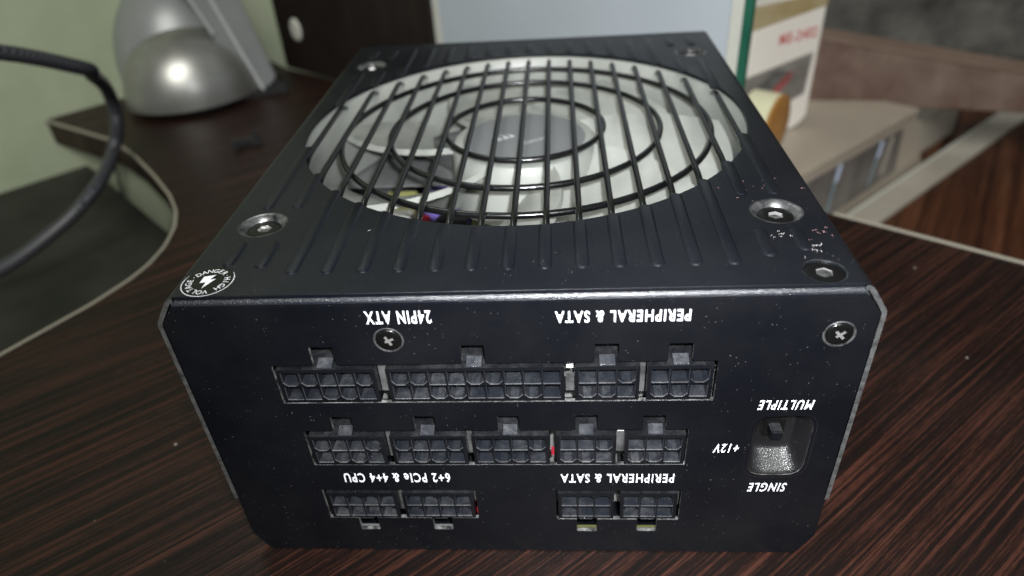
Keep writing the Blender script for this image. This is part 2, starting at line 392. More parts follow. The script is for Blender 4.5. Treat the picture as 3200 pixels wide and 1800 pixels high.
# --- cover: top sheet, chamfered edges and sides (1 mm sheet)
W, H, D = 75.0, 86.0, 179.2
cprof = [(-W, 22), (-W, 79.6), (-70.8, H), (70.8, H), (W, 79.6), (W, 22)]
cprof = [cprof[0]] + round_poly([cprof[0], cprof[1], cprof[2], cprof[3], cprof[4], cprof[5]], [0, 1.2, 1.2, 1.2, 1.2, 0])[1:-1] + [cprof[-1]]
def offset_prof(pr, t):
    out = []
    for i, p in enumerate(pr):
        a = Vector(pr[max(i-1, 0)]); b = Vector(pr[min(i+1, len(pr)-1)]); d = (b-a).normalized(); n = Vector((d.y, -d.x))
        out.append(tuple(Vector(p)+n*t))
    return out
inner = offset_prof(cprof, 1.0)
bm = bmesh.new()
def side_part(pr, pin):
    fo = [bm.verts.new((x, 0.0, z)) for x, z in pr]; bo = [bm.verts.new((x, D, z)) for x, z in pr]
    fi = [bm.verts.new((x, 0.0, z)) for x, z in pin]; bi = [bm.verts.new((x, D, z)) for x, z in pin]
    for i in range(len(pr)-1):
        bm.faces.new((fo[i], fo[i+1], bo[i+1], bo[i])); bm.faces.new((fi[i+1], fi[i], bi[i], bi[i+1]))
        f = bm.faces.new((fo[i+1], fo[i], fi[i], fi[i+1])); f.material_index = 1
        bm.faces.new((bo[i], bo[i+1], bi[i+1], bi[i]))
    bm.faces.new((fo[0], bo[0], bi[0], fi[0])); bm.faces.new((fo[-1], fi[-1], bi[-1], bo[-1]))
def half_sheet(pr, pin, name):
    global bm
    bm = bmesh.new(); side_part(pr, pin); return link(name, bm_mesh(bm, 50), [BLK, EDGE], parent=psu)
half = [i for i, p in enumerate(cprof) if p[0] < 0 and p[1] < H-0.001 or (p[0] < 0 and abs(p[1]-H) < 0.001)]
Lp = [cprof[i] for i in half]; Li = [inner[i] for i in half]
bm.free()
half_sheet(Lp, Li, 'side_sheet'); half_sheet([(-x, z) for x, z in reversed(Lp)], [(-x, z) for x, z in reversed(Li)], 'side_sheet')
xt = max(p[0] for p in Lp)   # where the flat top begins
CX, CY, HR = 0.0, 93.0, 66.5
top_screws = [(-60.6, 30.2), (60.3, 30.1), (-60.6, 152.4), (60.6, 152.4)]
outline = [(xt, 0.9), (-xt, 0.9), (-xt, D), (xt, D)]
me = curve_sheet([outline, circle(CX, CY, HR, 160)]+[circle(x, y, 5.7, 40) for x, y in top_screws]+[circle(63.3, 5.2, 4.1, 32)], 0.33, 0.18, 2)
me.transform(Matrix.Translation((0, 0, (H-0.51)*MM)))
me.shade_smooth(); me.set_sharp_from_angle(angle=math.radians(50))
cover = link('cover', me, BLK, parent=psu)
# embossed ribs
def rib(x, y0, y1, w_=2.7):
    pts = []
    r = w_/2
    if y1-y0 < w_: return
    for k in range(9): a = PI+PI*k/8; pts.append((x+r*math.cos(a), y0+r+r*math.sin(a)))
    open_end = False
    for k in range(9): a = PI*k/8; pts.append((x+r*math.cos(a), y1-r+r*math.sin(a)))
    me = curve_sheet([pts], 0.0001, 0.0)
    # raised pad with sloping flank
    bm = bmesh.new(); n = len(pts); cxm = x
    def ringv(off, z):
        out = []
        for i in range(n):
            a = Vector(pts[i-1]); b = Vector(pts[(i+1) % n]); d = (b-a).normalized(); nn = Vector((d.y, -d.x))
            q = Vector(pts[i])+nn*off; out.append(bm.verts.new((q.x, q.y, z)))
        return out
    R = [ringv(0.25, H-0.02), ringv(0.06, H+0.10), ringv(-0.10, H+0.32), ringv(-0.35, H+0.40)]
    for A, B in zip(R, R[1:]):
        for i in range(n): bm.faces.new((A[i], A[(i+1) % n], B[(i+1) % n], B[i]))
    bm.faces.new(R[-1])
    bpy.data.meshes.remove(me)
    link('rib', bm_mesh(bm, 60), BLK, parent=cover)
for k in range(-8, 9):
    x = 7.8*k-0.2
    hy = math.sqrt(max(HR*HR-(abs(x)+1.9)**2, 0)) if abs(x)+1.9 < HR else 0
    y0 = 8.2 if abs(k) < 7 else (11 if abs(k) == 7 else 12)
    if k == 8: y0 = 13
    yh = CY-hy
    if abs(k) >= 7:
        rib(x, y0, 22.0)
        rib(x, 38.2, yh-0.7)
        rib(x, CY+hy+0.7, 144.0)
        rib(x, 161.0, 171.5)
    else:
        rib(x, y0, yh-0.7)
        rib(x, CY+hy+0.7, 172)
# dimpled screw seats and screws
dz = H
bm = bmesh.new(); lathe(bm, [(5.9, H+0.02), (5.4, H-0.05), (4.8, H-0.45), (4.2, H-1.25), (4.0, H-1.7), (0, H-1.75)], 0, 0, 48); seat_me = bm_mesh(bm, 60)
bm = bmesh.new(); lathe(bm, [(4.0, H-1.72), (3.95, H-1.2), (3.6, H-1.05), (1.95, H-1.05)], 0, 0, 40)
head_me = bm_mesh(bm, 40)
def hexsock(zt):
    bm = bmesh.new(); n = 6
    r0 = [bm.verts.new((1.95*math.cos(2*PI*k/40), 1.95*math.sin(2*PI*k/40), zt)) for k in range(40)]
    h0 = [bm.verts.new((1.75*math.cos(PI/3*k+.3), 1.75*math.sin(PI/3*k+.3), zt-0.05)) for k in range(6)]
    h1 = [bm.verts.new((1.35*math.cos(PI/3*k+.3), 1.35*math.sin(PI/3*k+.3), zt-0.9)) for k in range(6)]
    # ring between circle and hexagon
    for k in range(40):
        a = (2*PI*(k+.5)/40-.3) % (2*PI); j = int(round(a/(PI/3))) % 6
        a2 = (2*PI*(k+1.5)/40-.3) % (2*PI); j2 = int(round(a2/(PI/3))) % 6
        bm.faces.new((r0[k], r0[(k+1) % 40], h0[j]))
        if j2 != j: bm.faces.new((r0[(k+1) % 40], h0[j2], h0[j]))
    for k in range(6): bm.faces.new((h0[k], h0[(k+1) % 6], h1[(k+1) % 6], h1[k])).material_index = 1
    bm.faces.new(h1).material_index = 1
    return bm_mesh(bm)
sock_me = hexsock(H-1.05)
for me_ in (seat_me, head_me, sock_me): me_['shifted'] = 1
seat_me.materials.append(DISH); head_me.materials.append(SCREW); sock_me.materials.append(SCREW); sock_me.materials.append(STEEL)
for i, (x, y) in enumerate(top_screws+[(63.3, 5.2)]):
    s = link('cover_screw', head_me, None, parent=psu)
    s.location = (x*MM, y*MM, 0 if i < 4 else 0.75*MM)
    k = link('hex_socket', sock_me, None, parent=s)
    k.location = (0, 0, 0)
    if i < 4:
        st = link('screw_seat', seat_me, None, parent=s)
bm = bmesh.new(); lathe(bm, [(4.25, H+0.03), (4.0, H-0.05), (3.9, H-0.5), (0, H-0.6)], 63.3, 5.2, 40)
link('screw_seat', bm_mesh(bm, 60), DISH, parent=cover)

# --- chassis: inner tray below the cover, floor and back
bm = bmesh.new()
tr_o = [(-74.6, 21.6), (-74.6, 6.9), (-70.9, 0.3), (70.9, 0.3), (74.6, 6.9), (74.6, 21.6)]
tr_i = [(-73.6, 21.6), (-73.6, 7.2), (-70.3, 1.3), (70.3, 1.3), (73.6, 7.2), (73.6, 21.6)]
fo = [[bm.verts.new((x, y, z)) for x, z in pr] for pr in (tr_o, tr_i) for y in (0.6, D)]
for i in range(5):
    bm.faces.new((fo[0][i], fo[0][i+1], fo[1][i+1], fo[1][i])); bm.faces.new((fo[2][i], fo[3][i], fo[3][i+1], fo[2][i+1]))
    bm.faces.new((fo[0][i], fo[2][i], fo[2][i+1], fo[0][i+1])); bm.faces.new((fo[1][i], fo[1][i+1], fo[3][i+1], fo[3][i]))
for i in (0, 5): bm.faces.new((fo[0][i], fo[1][i], fo[3][i], fo[2][i]))
link('back_panel', box_mesh(-70, 70, D-1.2, D-0.2, 1.6, H-1.2), BLKF, parent=psu)
link('chassis', bm_mesh(bm), BLKF, parent=psu)

# --- front panel with cut-outs
def rrect(x0, x1, z0, z1, r=0.4): return round_poly([(x0, z0), (x1, z0), (x1, z1), (x0, z1)], r, 4)
def slot(x0, x1, z0, z1, notches, up=True):
    pts = [(x0, z0)] if up else [(x0, z1)]
    P = []
    if up:
        P = [(x0, z0), (x1, z0), (x1, z1)]
        for a, b, zz in reversed(notches): P += [(b, z1), (b, zz), (a, zz), (a, z1)]
        P += [(x0, z1)]
    else:
        P = [(x0, z0)]
        for a, b, zz in notches: P += [(a, z0), (a, zz), (b, zz), (b, z0)]
        P += [(x1, z0), (x1, z1), (x0, z1)]
    return round_poly(P, 0.45, 3)
TOPZ = 84.0
pan_out = round_poly([(-73.7, 6.7), (-70.6, 0.4), (70.6, 0.4), (73.7, 6.7), (73.7, 79.3), (70.4, TOPZ), (-70.4, TOPZ), (-73.7, 79.3)], 0.8, 3)
sl1 = slot(-53.4, 43.9, 55.8, 67.4, [(-43.8, -38.4, 72.5), (-10.8, -5.6, 72.5), (17.7, 22.9, 72.4), (33.1, 38.3, 72.3)])
sl2 = slot(-51.0, 39.4, 34.7, 46.8, [(-43.6, -38.4, 51.4), (-23.9, -18.8, 51.5), (-4.4, 0.7, 51.5), (13.5, 18.7, 51.5), (28.8, 34.1, 51.3)])
sl3 = slot(-51.2, -11.6, 14.1, 25.5, [(-43.7, -38.5, 9.2), (-24.0, -18.8, 9.3)], up=False)
sl4 = slot(8.4, 39.5, 13.8, 25.3, [(13.6, 18.9, 8.9), (29.0, 34.1, 9.1)], up=False)
SWX, SWZ = 60.3, 40.9
sw_hole = rrect(53.7, 66.9, 31.0, 50.8, 4.2)
scr = [(-25.8, 74.2), (66.9, 74.0)]
me = curve_sheet([pan_out, sl1, sl2, sl3, sl4, sw_hole]+[circle(x, z, 3.25, 32) for x, z in scr], 0.45, 0.08, 1)
me.transform(Matrix.Rotation(PI/2, 4, 'X')); me.transform(Matrix.Translation((0, 0.53*MM, 0)))
me.materials.append(BLKF); me.materials.append(CUT)
for f in me.polygons:
    f.material_index = 1 if abs(f.normal.y) < 0.3 else 0
panel = link('front_panel', me, None, parent=psu)
# rounded fold along its top edge, running in under the cover lip
bm = bmesh.new(); N = 8; rows = []
for k in range(N+1):
    a = (PI/2)*k/N
    y = 1.75-1.75*math.cos(a); z = TOPZ-0.35+1.75*math.sin(a)
    rows.append([bm.verts.new((x, y, z)) for x in (-70.3, 70.3)])
rows.append([bm.verts.new((x, 5.0, TOPZ+1.4)) for x in (-70.3, 70.3)])
rows.insert(0, [bm.verts.new((x, 0.0, TOPZ-0.6)) for x in (-70.3, 70.3)])
for A, B in zip(rows, rows[1:]): bm.faces.new((A[0], A[1], B[1], B[0]))
FOLD = coated('fold_highlight_coat', (0.008, 0.010, 0.016), 0.25, 0.95, 1.0); FOLD.node_tree.nodes['Principled BSDF'].inputs['Specular IOR Level'].default_value = 0.75  # lighter, glossier front coat: the fold's highlight band is put into the colour
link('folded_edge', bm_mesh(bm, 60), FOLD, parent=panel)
# printed legends (upside down because the unit lies fan up)
def legend(s, xs, xe, zb, zt, shear=0.0, bold=0.022):
    me = text_fit(s, (xs, -0.02, zb), (-1, 0, 0), (0, 0, -1), abs(xs-xe), abs(zb-zt), bold=bold, shear=shear)
    return link('printed_legend', me, INK, parent=panel, label='white lettering reading '+s)
legend('24PIN ATX', -15.9, -29.8, 81.9, 78.5)
legend('PERIPHERAL & SATA', 36.9, 9.6, 81.1, 78.05)
legend('6+2 PCIe & 4+4 CPU', -17.5, -44.3, 31.8, 28.3)
legend('PERIPHERAL & SATA', 37.2, 9.8, 31.5, 28.2)
legend('MULTIPLE', 65.6, 53.6, 55.7, 52.8, 0.22)
legend('+12V', 51.2, 45.3, 41.9, 38.9, 0.22)
legend('SINGLE', 64.1, 55.0, 28.2, 25.0, 0.22)
# Phillips screws
for x, z in scr:
    bm = bmesh.new()
    lathe(bm, [(3.3, -0.02), (3.15, -0.12), (2.85, 0.05)], x, z, 36, 'y')
    o = link('panel_screw', None or bm_mesh(bm, 60), DISH, parent=psu)
    bm = bmesh.new(); lathe(bm, [(2.9, 0.45), (2.75, -0.05), (2.3, -0.28), (1.7, -0.32), (0, -0.32)], x, z, 36, 'y')
    link('screw_head', bm_mesh(bm, 50), SCREW, parent=o)
    bm = bmesh.new(); ang = 0.45 if x < 0 else 0.75
    for j in range(2):
        a = ang+j*PI/2; c, s_ = math.cos(a), math.sin(a)
        w1, w2 = 1.3, 0.3
        q = [(-w1, -w2), (w1, -w2), (w1, w2), (-w1, w2)]
        f = [bm.verts.new((x+u*c-v_*s_, -0.345-0.02*j-0.03*u, z+u*s_+v_*c)) for u, v_ in q]
        g = [bm.verts.new((x+(u*.6)*c-v_*.5*s_, -0.15-0.01*j, z+(u*.6)*s_+v_*.5*c)) for u, v_ in q]
        for i in range(4): bm.faces.new((f[i], f[(i+1) % 4], g[(i+1) % 4], g[i]))
        bm.faces.new(f)
    link('cross_recess', bm_mesh(bm), STEEL, parent=o)

# --- connectors (4.2 mm pitch, two rows)
def housing(ncol, chams, latch_up=True):
    """centred on x=0, z=0; rim at y=0"""
    bm = bmesh.new(); P = 4.2; op = 1.86
    hx = ncol*P/2+0.7; hz = 4.95
    # frame ring round the cells
    o = [(-hx, -hz), (hx, -hz), (hx, hz), (-hx, hz)]; i_ = [(-ncol*P/2, -P), (ncol*P/2, -P), (ncol*P/2, P), (-ncol*P/2, P)]
    vo = [bm.verts.new((x, 0.12, z)) for x, z in o]; vi = [bm.verts.new((x, 0.0, z)) for x, z in i_]
    for k in range(4): bm.faces.new((vo[k], vo[(k+1) % 4], vi[(k+1) % 4], vi[k]))
    vb = [bm.verts.new((x, 13, z)) for x, z in o]
    for k in range(4): bm.faces.new((vo[(k+1) % 4], vo[k], vb[k], vb[(k+1) % 4]))
    for r in range(2):
        for c in range(ncol):
            cx = (c-(ncol-1)/2)*P; cz = P/2 if r == 0 else -P/2
            ch = 0.95 if (r, c) in chams else 0.12
            cor = [(-1, -1), (1, -1), (1, 1), (-1, 1)]
            O = [bm.verts.new((cx+a*P/2, 0, cz+b*P/2)) for a, b in cor]
            pts = []
            for k, (a, b) in enumerate(cor):
                low = (b < 0) if latch_up else (b > 0)
                q = ch if low else 0.12
                p1 = (cx+a*op, cz+b*(op-q)) ; p2 = (cx+a*(op-q), cz+b*op)
                pts.append((p2, p1) if k in (1, 3) else (p1, p2))
            F = []; B = []; E_ = []
            for k in range(4):
                (xa, za), (xb, zb) = pts[k]
                sc_ = 1.045
                E_.append((bm.verts.new((cx+(xa-cx)*sc_, 0.0, cz+(za-cz)*sc_)), bm.verts.new((cx+(xb-cx)*sc_, 0.0, cz+(zb-cz)*sc_))))
                F.append((bm.verts.new((xa, 0.22, za)), bm.verts.new((xb, 0.22, zb))))
                B.append((bm.verts.new((xa, 9.5, za)), bm.verts.new((xb, 9.5, zb))))
            for k in range(4):
                k2 = (k+1) % 4
                bm.faces.new((O[k], O[k2], E_[k2][0], E_[k][1])); bm.faces.new((O[k], E_[k][1], E_[k][0]))
                bm.faces.new((E_[k][1], E_[k2][0], F[k2][0], F[k][1])).material_index = 3; bm.faces.new((E_[k][0], E_[k][1], F[k][1], F[k][0])).material_index = 3
                bm.faces.new((F[k][1], F[k2][0], B[k2][0], B[k][1])).material_index = 2; bm.faces.new((F[k][0], F[k][1], B[k][1], B[k][0])).material_index = 2
            bm.faces.new([v_ for k in range(4) for v_ in B[k]]).material_index = 2
            # brass pin far inside
            add_box(bm, cx-0.5, cx+0.5, 5.0, 9.4, cz-0.5, cz+0.5, 1)
    me = bm_mesh(bm); me['shifted'] = 1; me.materials.append(PLAST); me.materials.append(GREYM); me.materials.append(PLI); me.materials.append(LIP)
    return me
def ledge(sgn):
    bm = bmesh.new(); z0 = 4.95*sgn; z1 = (4.95+1.5)*sgn; zf = (4.95+0.5)*sgn
    a = [bm.verts.new(p) for p in ((-1.75, 0.13, z0), (1.75, 0.13, z0), (1.75, 0.13, zf), (-1.75, 0.13, zf))]
    b = [bm.verts.new(p) for p in ((-1.75, 2.6, z0), (1.75, 2.6, z0), (1.75, 2.6, z1), (-1.75, 2.6, z1))]
    bm.faces.new(a); bm.faces.new(b)
    for k in range(4): bm.faces.new((a[k], a[(k+1) % 4], b[(k+1) % 4], b[k]))
    bmesh.ops.bevel(bm, geom=bm.edges[:], offset=0.12, segments=1, affect='EDGES')
    me = bm_mesh(bm); me['shifted'] = 1; me.materials.append(LEDGE); return me
LU, LD = ledge(1), ledge(-1)
h10 = housing(5, {(0,0),(0,1),(0,4),(1,2),(1,3)}); h18 = housing(9, {(0,0),(0,1),(0,4),(0,5),(1,2),(1,3),(1,6),(1,7)})
h6 = housing(3, {(0,2),(1,0),(1,1)}); h8 = housing(4, {(0,0),(0,3),(1,1),(1,2)})
h8d = housing(4, {(0,1),(0,2),(1,0),(1,3)}, False); h6d = housing(3, {(0,1),(0,2),(1,0)}, False)
for me_, cx, cz, up in ((h10, -41.6, 61.0, 1), (h18, -8.35, 61.0, 1), (h6, 20.5, 61.0, 1), (h6, 36.1, 61.0, 1),
                        (h8, -41.25, 39.7, 1), (h8, -21.4, 39.7, 1), (h8, -1.75, 39.7, 1), (h6, 16.0, 39.7, 1), (h6, 31.95, 39.7, 1),
                        (h8d, -41.3, 19.0, 0), (h8d, -21.6, 19.0, 0), (h6d, 16.0, 19.0, 0), (h6d, 31.6, 19.0, 0)):
    o = link('connector_socket', me_, None, parent=psu); o.location = (cx*MM, 0.02*MM, cz*MM)
    l = link('latch_ledge', LU if up else LD, None, parent=o)
# things seen through the slots
bm = bmesh.new(); add_box(bm, -60, 48, 13.3, 14.9, 4, 78); me = bm_mesh(bm); 
link('modular_board', me, INSIDE, parent=psu)
def boxpart(name, a, mt, bev=0.0, **k): return link(name, box_mesh(*a, bev=bev), mt, parent=psu, **k)
boxpart('white_spacer', (-29.9, -28.6, 6, 13, 55.9, 60.5), WHT)
boxpart('white_spacer', (11.7, 13.2, 1.8, 2.4, 64.2, 64.8), WHT)
boxpart('white_spacer', (11.7, 13.2, 1.8, 2.4, 65.7, 66.3), WHT)
boxpart('white_spacer', (23.3, 24.8, 1.8, 2.4, 44.4, 45.2), WHT)
boxpart('white_spacer', (-43.2, -42.0, 8, 12, 72.8, 77), WHT)
SHEET = rough_plain('pale_insulating_sheet', (0.03, 0.03, 0.03), (0.10, 0.10, 0.10), 0.6, 300)
for gx0, gx1, gz0, gz1 in ((-30.3, -28.1, 57.5, 67.2), (27.6, 28.9, 56.5, 67), (-32.0, -30.5, 35.5, 46.5), (-12.3, -10.9, 36.5, 46.5), (23.1, 25.0, 37, 44), (-32.3, -30.6, 14.8, 25.3), (-12.6, -11.7, 18.2, 25.3), (38.5, 39.4, 17, 25), (11.5, 13.4, 57, 62)):
    boxpart('insulating_sheet', (gx0, gx1, 2.4, 2.8, gz0, gz1), SHEET)
boxpart('red_capacitor', (7.7, 8.4, 2.4, 3.2, 35.0, 38.2), REDC, 0.3)
boxpart('red_wire', (-50.9, -50.45, 2, 12, 45.6, 49.0), REDC)
boxpart('red_wire', (-12.2, -11.8, 1.5, 8, 14.2, 16.2), REDC)
OLIVE = mat('olive_board_edge', (0.09, 0.09, 0.03), 0.5)
boxpart('notch_bar', (12.5, 35.5, 1.1, 1.6, 7.0, 9.35), OLIVE)
boxpart('notch_bar', (-45, -17, 1.1, 1.5, 7.0, 9.55), GREYM)  # added grey bar that brightens the lower cut edge of the left notches
link('board_mark', text_fit('E0', (18.2, 2.6, 12.7), (-1, 0, 0), (0, 0, -1), 3.6, 1.9), INK, parent=psu, label='white lettering seen through the notch')
# --- recessed rail switch
def rr3(x0, x1, z0, z1, r, y, bm, n=4):
    return [bm.verts.new((x, y, z)) for x, z in rrect(x0, x1, z0, z1, r)]
bm = bmesh.new()
R = [rr3(52.9, 67.7, 30.2, 51.6, 4.8, -0.03, bm), rr3(53.7, 66.9, 31.0, 50.8, 4.2, 0.15, bm), rr3(54.5, 66.1, 32.0, 50.1, 3.6, 0.7, bm), rr3(55.4, 64.8, 35.2, 49.6, 2.6, 4.6, bm), rr3(55.9, 64.3, 36.0, 49.2, 2.0, 5.0, bm)]
for A, B in zip(R, R[1:]):
    n = len(A)
    for i in range(n): bm.faces.new((A[i], A[(i+1) % n], B[(i+1) % n], B[i]))
bm.faces.new(R[-1])
sw = link('switch_recess', bm_mesh(bm, 60), BOWL, parent=psu)
link('switch_slot', box_mesh(57.6, 62.4, 4.6, 5.1, 39.6, 44.6), SCREW, parent=sw)
link('switch_nub', box_mesh(58.6, 61.2, 1.6, 4.9, 41.2, 43.9, bev=0.3), PLAST, parent=sw)

# --- fan grill
def arcz(t, e):   # t distance to the nearer end
    return 84.55-(2.6*(1-t/e)**2 if t < e else 0)
for k in range(-8, 9):
    x = 7.8*k-0.1
    hl = math.sqrt((HR+0.8)**2-x*x); L = 2*hl; pts = []
    e = min(9.0, L*0.42); n = 26
    for i in range(n+1):
        s_ = 0.5-0.5*math.cos(PI*i/n); y = CY-hl+L*s_; t = min(L*s_, L*(1-s_))
        pts.append((x, y, arcz(t, e)))
    link('grill_bar', tube_mesh(pts, 0.85, 8), WIRE, parent=psu)
for r in (56.3, 41.5, 24.4):
    bm = bmesh.new(); n = 120
    pts = [(0.3+r*math.cos(2*PI*i/n), 92.8+r*math.sin(2*PI*i/n), 83.05) for i in range(n)]
    add_tube(bm, pts, 0.9, 10, closed=True)
    link('grill_ring', bm_mesh(bm, 60), WIRE, parent=psu)
# --- fan
bm = bmesh.new(); lathe(bm, [(69.5, 84.3), (67.2, 84.3), (66.4, 83.4), (65.6, 79), (65.4, 66), (66.4, 58.5), (69.5, 58.5)], CX, CY, 120)
link('fan_frame', bm_mesh(bm, 40), FAN, parent=psu)
bm = bmesh.new(); lathe(bm, [(0, 79.6), (20.6, 79.6), (21.8, 79.3), (22.5, 78.4), (23.0, 74), (23.2, 60), (0, 60)], CX, CY, 80)
hub = link('fan_hub', bm_mesh(bm, 35), FAN, parent=psu)
bm = bmesh.new(); lathe(bm, [(0, 79.72), (19.2, 79.72), (19.3, 79.6)], CX, CY, 80)
link('hub_sticker', bm_mesh(bm, 40), HUBST, parent=hub)
a_ = math.radians(32); xd = (math.cos(a_), math.sin(a_), 0); yd = (-math.sin(a_), math.cos(a_), 0)
link('hub_lettering', text_fit('CORSAIR', (-0.9, 86.0, 79.74), xd, yd, 11.5, 2.0, bold=0.01), HINK, parent=hub)
bm = bmesh.new()
for j, (w0, hgt, ox) in enumerate(((2.6, 5.6, 0.0), (2.2, 4.9, 2.6), (1.9, 4.0, 4.8))):   # three sails
    base = Vector((-8.2, 90.0, 79.74)); X = Vector(xd); Y = Vector(yd)
    p = [(ox, 0), (ox+w0*.95, 0.3), (ox+w0*.75, hgt*.5), (ox+w0*.2, hgt), (ox+w0*.35, hgt*.5)]
    bm.faces.new([bm.verts.new(base+X*u+Y*v_) for u, v_ in p])
link('hub_emblem', bm_mesh(bm), HINK, parent=hub)
NB = 7
def blade_mesh():
    bm = bmesh.new(); NR, NCH = 10, 8; topv, botv = [], []
    for i in range(NR+1):
        s_ = i/NR; r = 22.4+(64.2-22.4)*s_
        chord = math.radians(42-1*s_); sweep = math.radians(-26*s_**1.3)
        zt, zb = 79.0-1.5*s_, 60.5+3.0*s_
        rt, rb = [], []
        for j in range(NCH+1):
            q = j/NCH
            a = sweep-chord*q      # clockwise from the high edge
            camber = 2.4*math.sin(PI*q)
            z = zt+(zb-zt)*q**0.9+camber
            th = 1.9-1.2*q
            rt.append(bm.verts.new((CX+r*math.cos(a), CY+r*math.sin(a), z)))
            rb.append(bm.verts.new((CX+r*math.cos(a+0.012), CY+r*math.sin(a+0.012), z-th)))
        topv.append(rt); botv.append(rb)
    for i in range(NR):
        for j in range(NCH):
            bm.faces.new((topv[i][j], topv[i+1][j], topv[i+1][j+1], topv[i][j+1]))
            bm.faces.new((botv[i][j+1], botv[i+1][j+1], botv[i+1][j], botv[i][j]))
        bm.faces.new((topv[i][0], botv[i][0], botv[i+1][0], topv[i+1][0]))
        bm.faces.new((topv[i][-1], topv[i+1][-1], botv[i+1][-1], botv[i][-1]))
    for j in range(NCH):
        bm.faces.new((topv[-1][j], botv[-1][j], botv[-1][j+1], topv[-1][j+1]))
        bm.faces.new((topv[0][j], topv[0][j+1], botv[0][j+1], botv[0][j]))
    me = bm_mesh(bm, 40); me['shifted'] = 1; me.materials.append(FAN); return me
BL = blade_mesh()
for k in range(NB):
    o = link('fan_blade', BL, None, parent=psu)
    a = math.radians(192+360/NB*k)
    o.rotation_euler = (0, 0, a)
    c = Vector((CX, CY, 0))*MM; rc = Matrix.Rotation(a, 3, 'Z') @ c
    o.location = c-rc
# --- components under the fan
BAF = rough_plain('grey_film', (0.16, 0.165, 0.165), (0.21, 0.215, 0.215), 0.10, 30)
boxpart('air_baffle', (-69, -24, 106, 166, 57.2, 57.7), BAF)
boxpart('circuit_board', (-70, 70, 16, 176, 8, 9.6), PCB)
boxpart('heatsink', (-60, -50, 30, 150, 9.6, 52), GREYM, 0.4)
boxpart('heatsink', (38, 44, 30, 150, 9.6, 48), GREYM, 0.4)
boxpart('transformer', (-20, 15, 70, 105, 9.6, 48), YEL, 1.0)
bm = bmesh.new(); add_tube(bm, [(-28+8*math.cos(2*PI*i/32), 116+8*math.sin(2*PI*i/32), 47+2*math.sin(2*PI*i/32)) for i in range(32)], 5.2, 12, closed=True)
link('choke_coil', bm_mesh(bm, 60), PURP, parent=psu)
boxpart('yellow_wrapped_coil', (-52, -40, 99, 112, 30, 53), YEL, 1.0)
boxpart('white_block', (-50, -40, 92, 97.5, 30, 53), WHT, 0.5)
boxpart('red_plug', (-37.5, -34.5, 94, 99, 38, 50), REDC, 0.6)
for (x, y, r, h) in ((-14, 34, 5, 50), (-34, 66, 6, 46), (-26, 92, 5.5, 52), (-62, 118, 5, 52), (20, 50, 8, 46), (-16, 140, 8, 50)):
    bm = bmesh.new(); lathe(bm, [(r, 9.6), (r, h-0.6), (r-0.6, h), (0, h)], x, y, 28); link('capacitor', bm_mesh(bm, 40), RUB, parent=psu)

# --- round warning label
lx, ly, lz = -64.3, 6.2, H+0.03
bm = bmesh.new(); lathe(bm, [(0, H+0.03), (5.5, H+0.03), (5.7, H)], lx, ly, 56)
lab = link('warning_label', bm_mesh(bm), SCREW, parent=psu, label='round printed mark reading DANGER HIGH VOLTAGE round a bolt')
bm = bmesh.new()
n = 90
for k in range(n):
    a = math.radians(-205+245*k/n); b = math.radians(-205+245*(k+1)/n)
    w0 = 0.17*min(1, min(k, n-k)/12+0.25)
    bm.faces.new([bm.verts.new((lx+r*math.cos(t), ly+r*math.sin(t), H+0.045)) for r, t in ((5.55, a), (5.55, b), (5.55-w0, b), (5.55-w0, a))])
link('outline_ring', bm_mesh(bm), INK, parent=lab)
bm = bmesh.new()
bolt = [(0.55, 2.0), (-1.0, 2.0), (-1.55, -0.15), (-0.35, -0.15), (-0.9, -2.2), (1.45, 0.55), (0.25, 0.55), (1.35, 2.0)]
vs = [bm.verts.new((lx+1.1*(x*math.cos(.25)-y*math.sin(.25)), ly+1.1*(x*math.sin(.25)+y*math.cos(.25)), H+0.05)) for x, y in bolt]
bm.faces.new(vs); bmesh.ops.triangulate(bm, faces=bm.faces[:])
link('bolt_symbol', bm_mesh(bm), INK, parent=lab)
bml = bmesh.new()
for k, ch in enumerate('DANGER\u00b7HIGH VOLTAGE\u00b7'):
    if ch == ' ': continue
    a = math.radians(140-18*k); me = text_raw(ch, bold=0.0)
    xs = [v_.co.x for v_ in me.vertices]; cxm = (min(xs)+max(xs))/2
    up = Vector((math.cos(a), math.sin(a), 0)); rt_ = Vector((math.sin(a), -math.cos(a), 0))
    for v_ in me.vertices:
        v_.co = Vector((lx, ly, H+0.05))+up*(3.35+v_.co.y*1.95)+rt_*((v_.co.x-cxm)*1.75)
    bml.from_mesh(me)
me = bm_mesh(bml); link('ring_lettering', me, INK, parent=lab)

# --- lint and dust fibres caught on the cover
def lint(name, spots, mt, label):
    bm = bmesh.new()
    for (cx, cy, z, sp, cnt, ln) in spots:
        for _ in range(cnt):
            x = cx+random.gauss(0, sp); y = cy+random.gauss(0, sp*0.8); a = random.uniform(0, 2*PI); cur = random.uniform(-1.2, 1.2)
            pts = []; L = random.uniform(0.4, 1)*ln
            for i in range(6):
                pts.append((x, y, z+0.06+0.10*math.sin(i*1.3+a))); x += math.cos(a)*L/6; y += math.sin(a)*L/6; a += cur*random.uniform(.3, 1.1)
            add_tube(bm, pts, random.uniform(0.02, 0.04), 4)
    return link(name, bm_mesh(bm), mt, kind='stuff', label=label, cat='lint')
lint('lint', [(64, 14, H, 1.6, 16, 1.8), (58.5, 19.5, H, 1.4, 8, 1.6), (-31, 21, H, .5, 4, 1.6), (-33, 26.5, H, .2, 2, 3.2), (-16.2, 23, H, .3, 3, 3.0), (0, 45, H-999, 0, 0, 1)], LINT,
     'pale dust fibres scattered on the black cover by its right front screw')
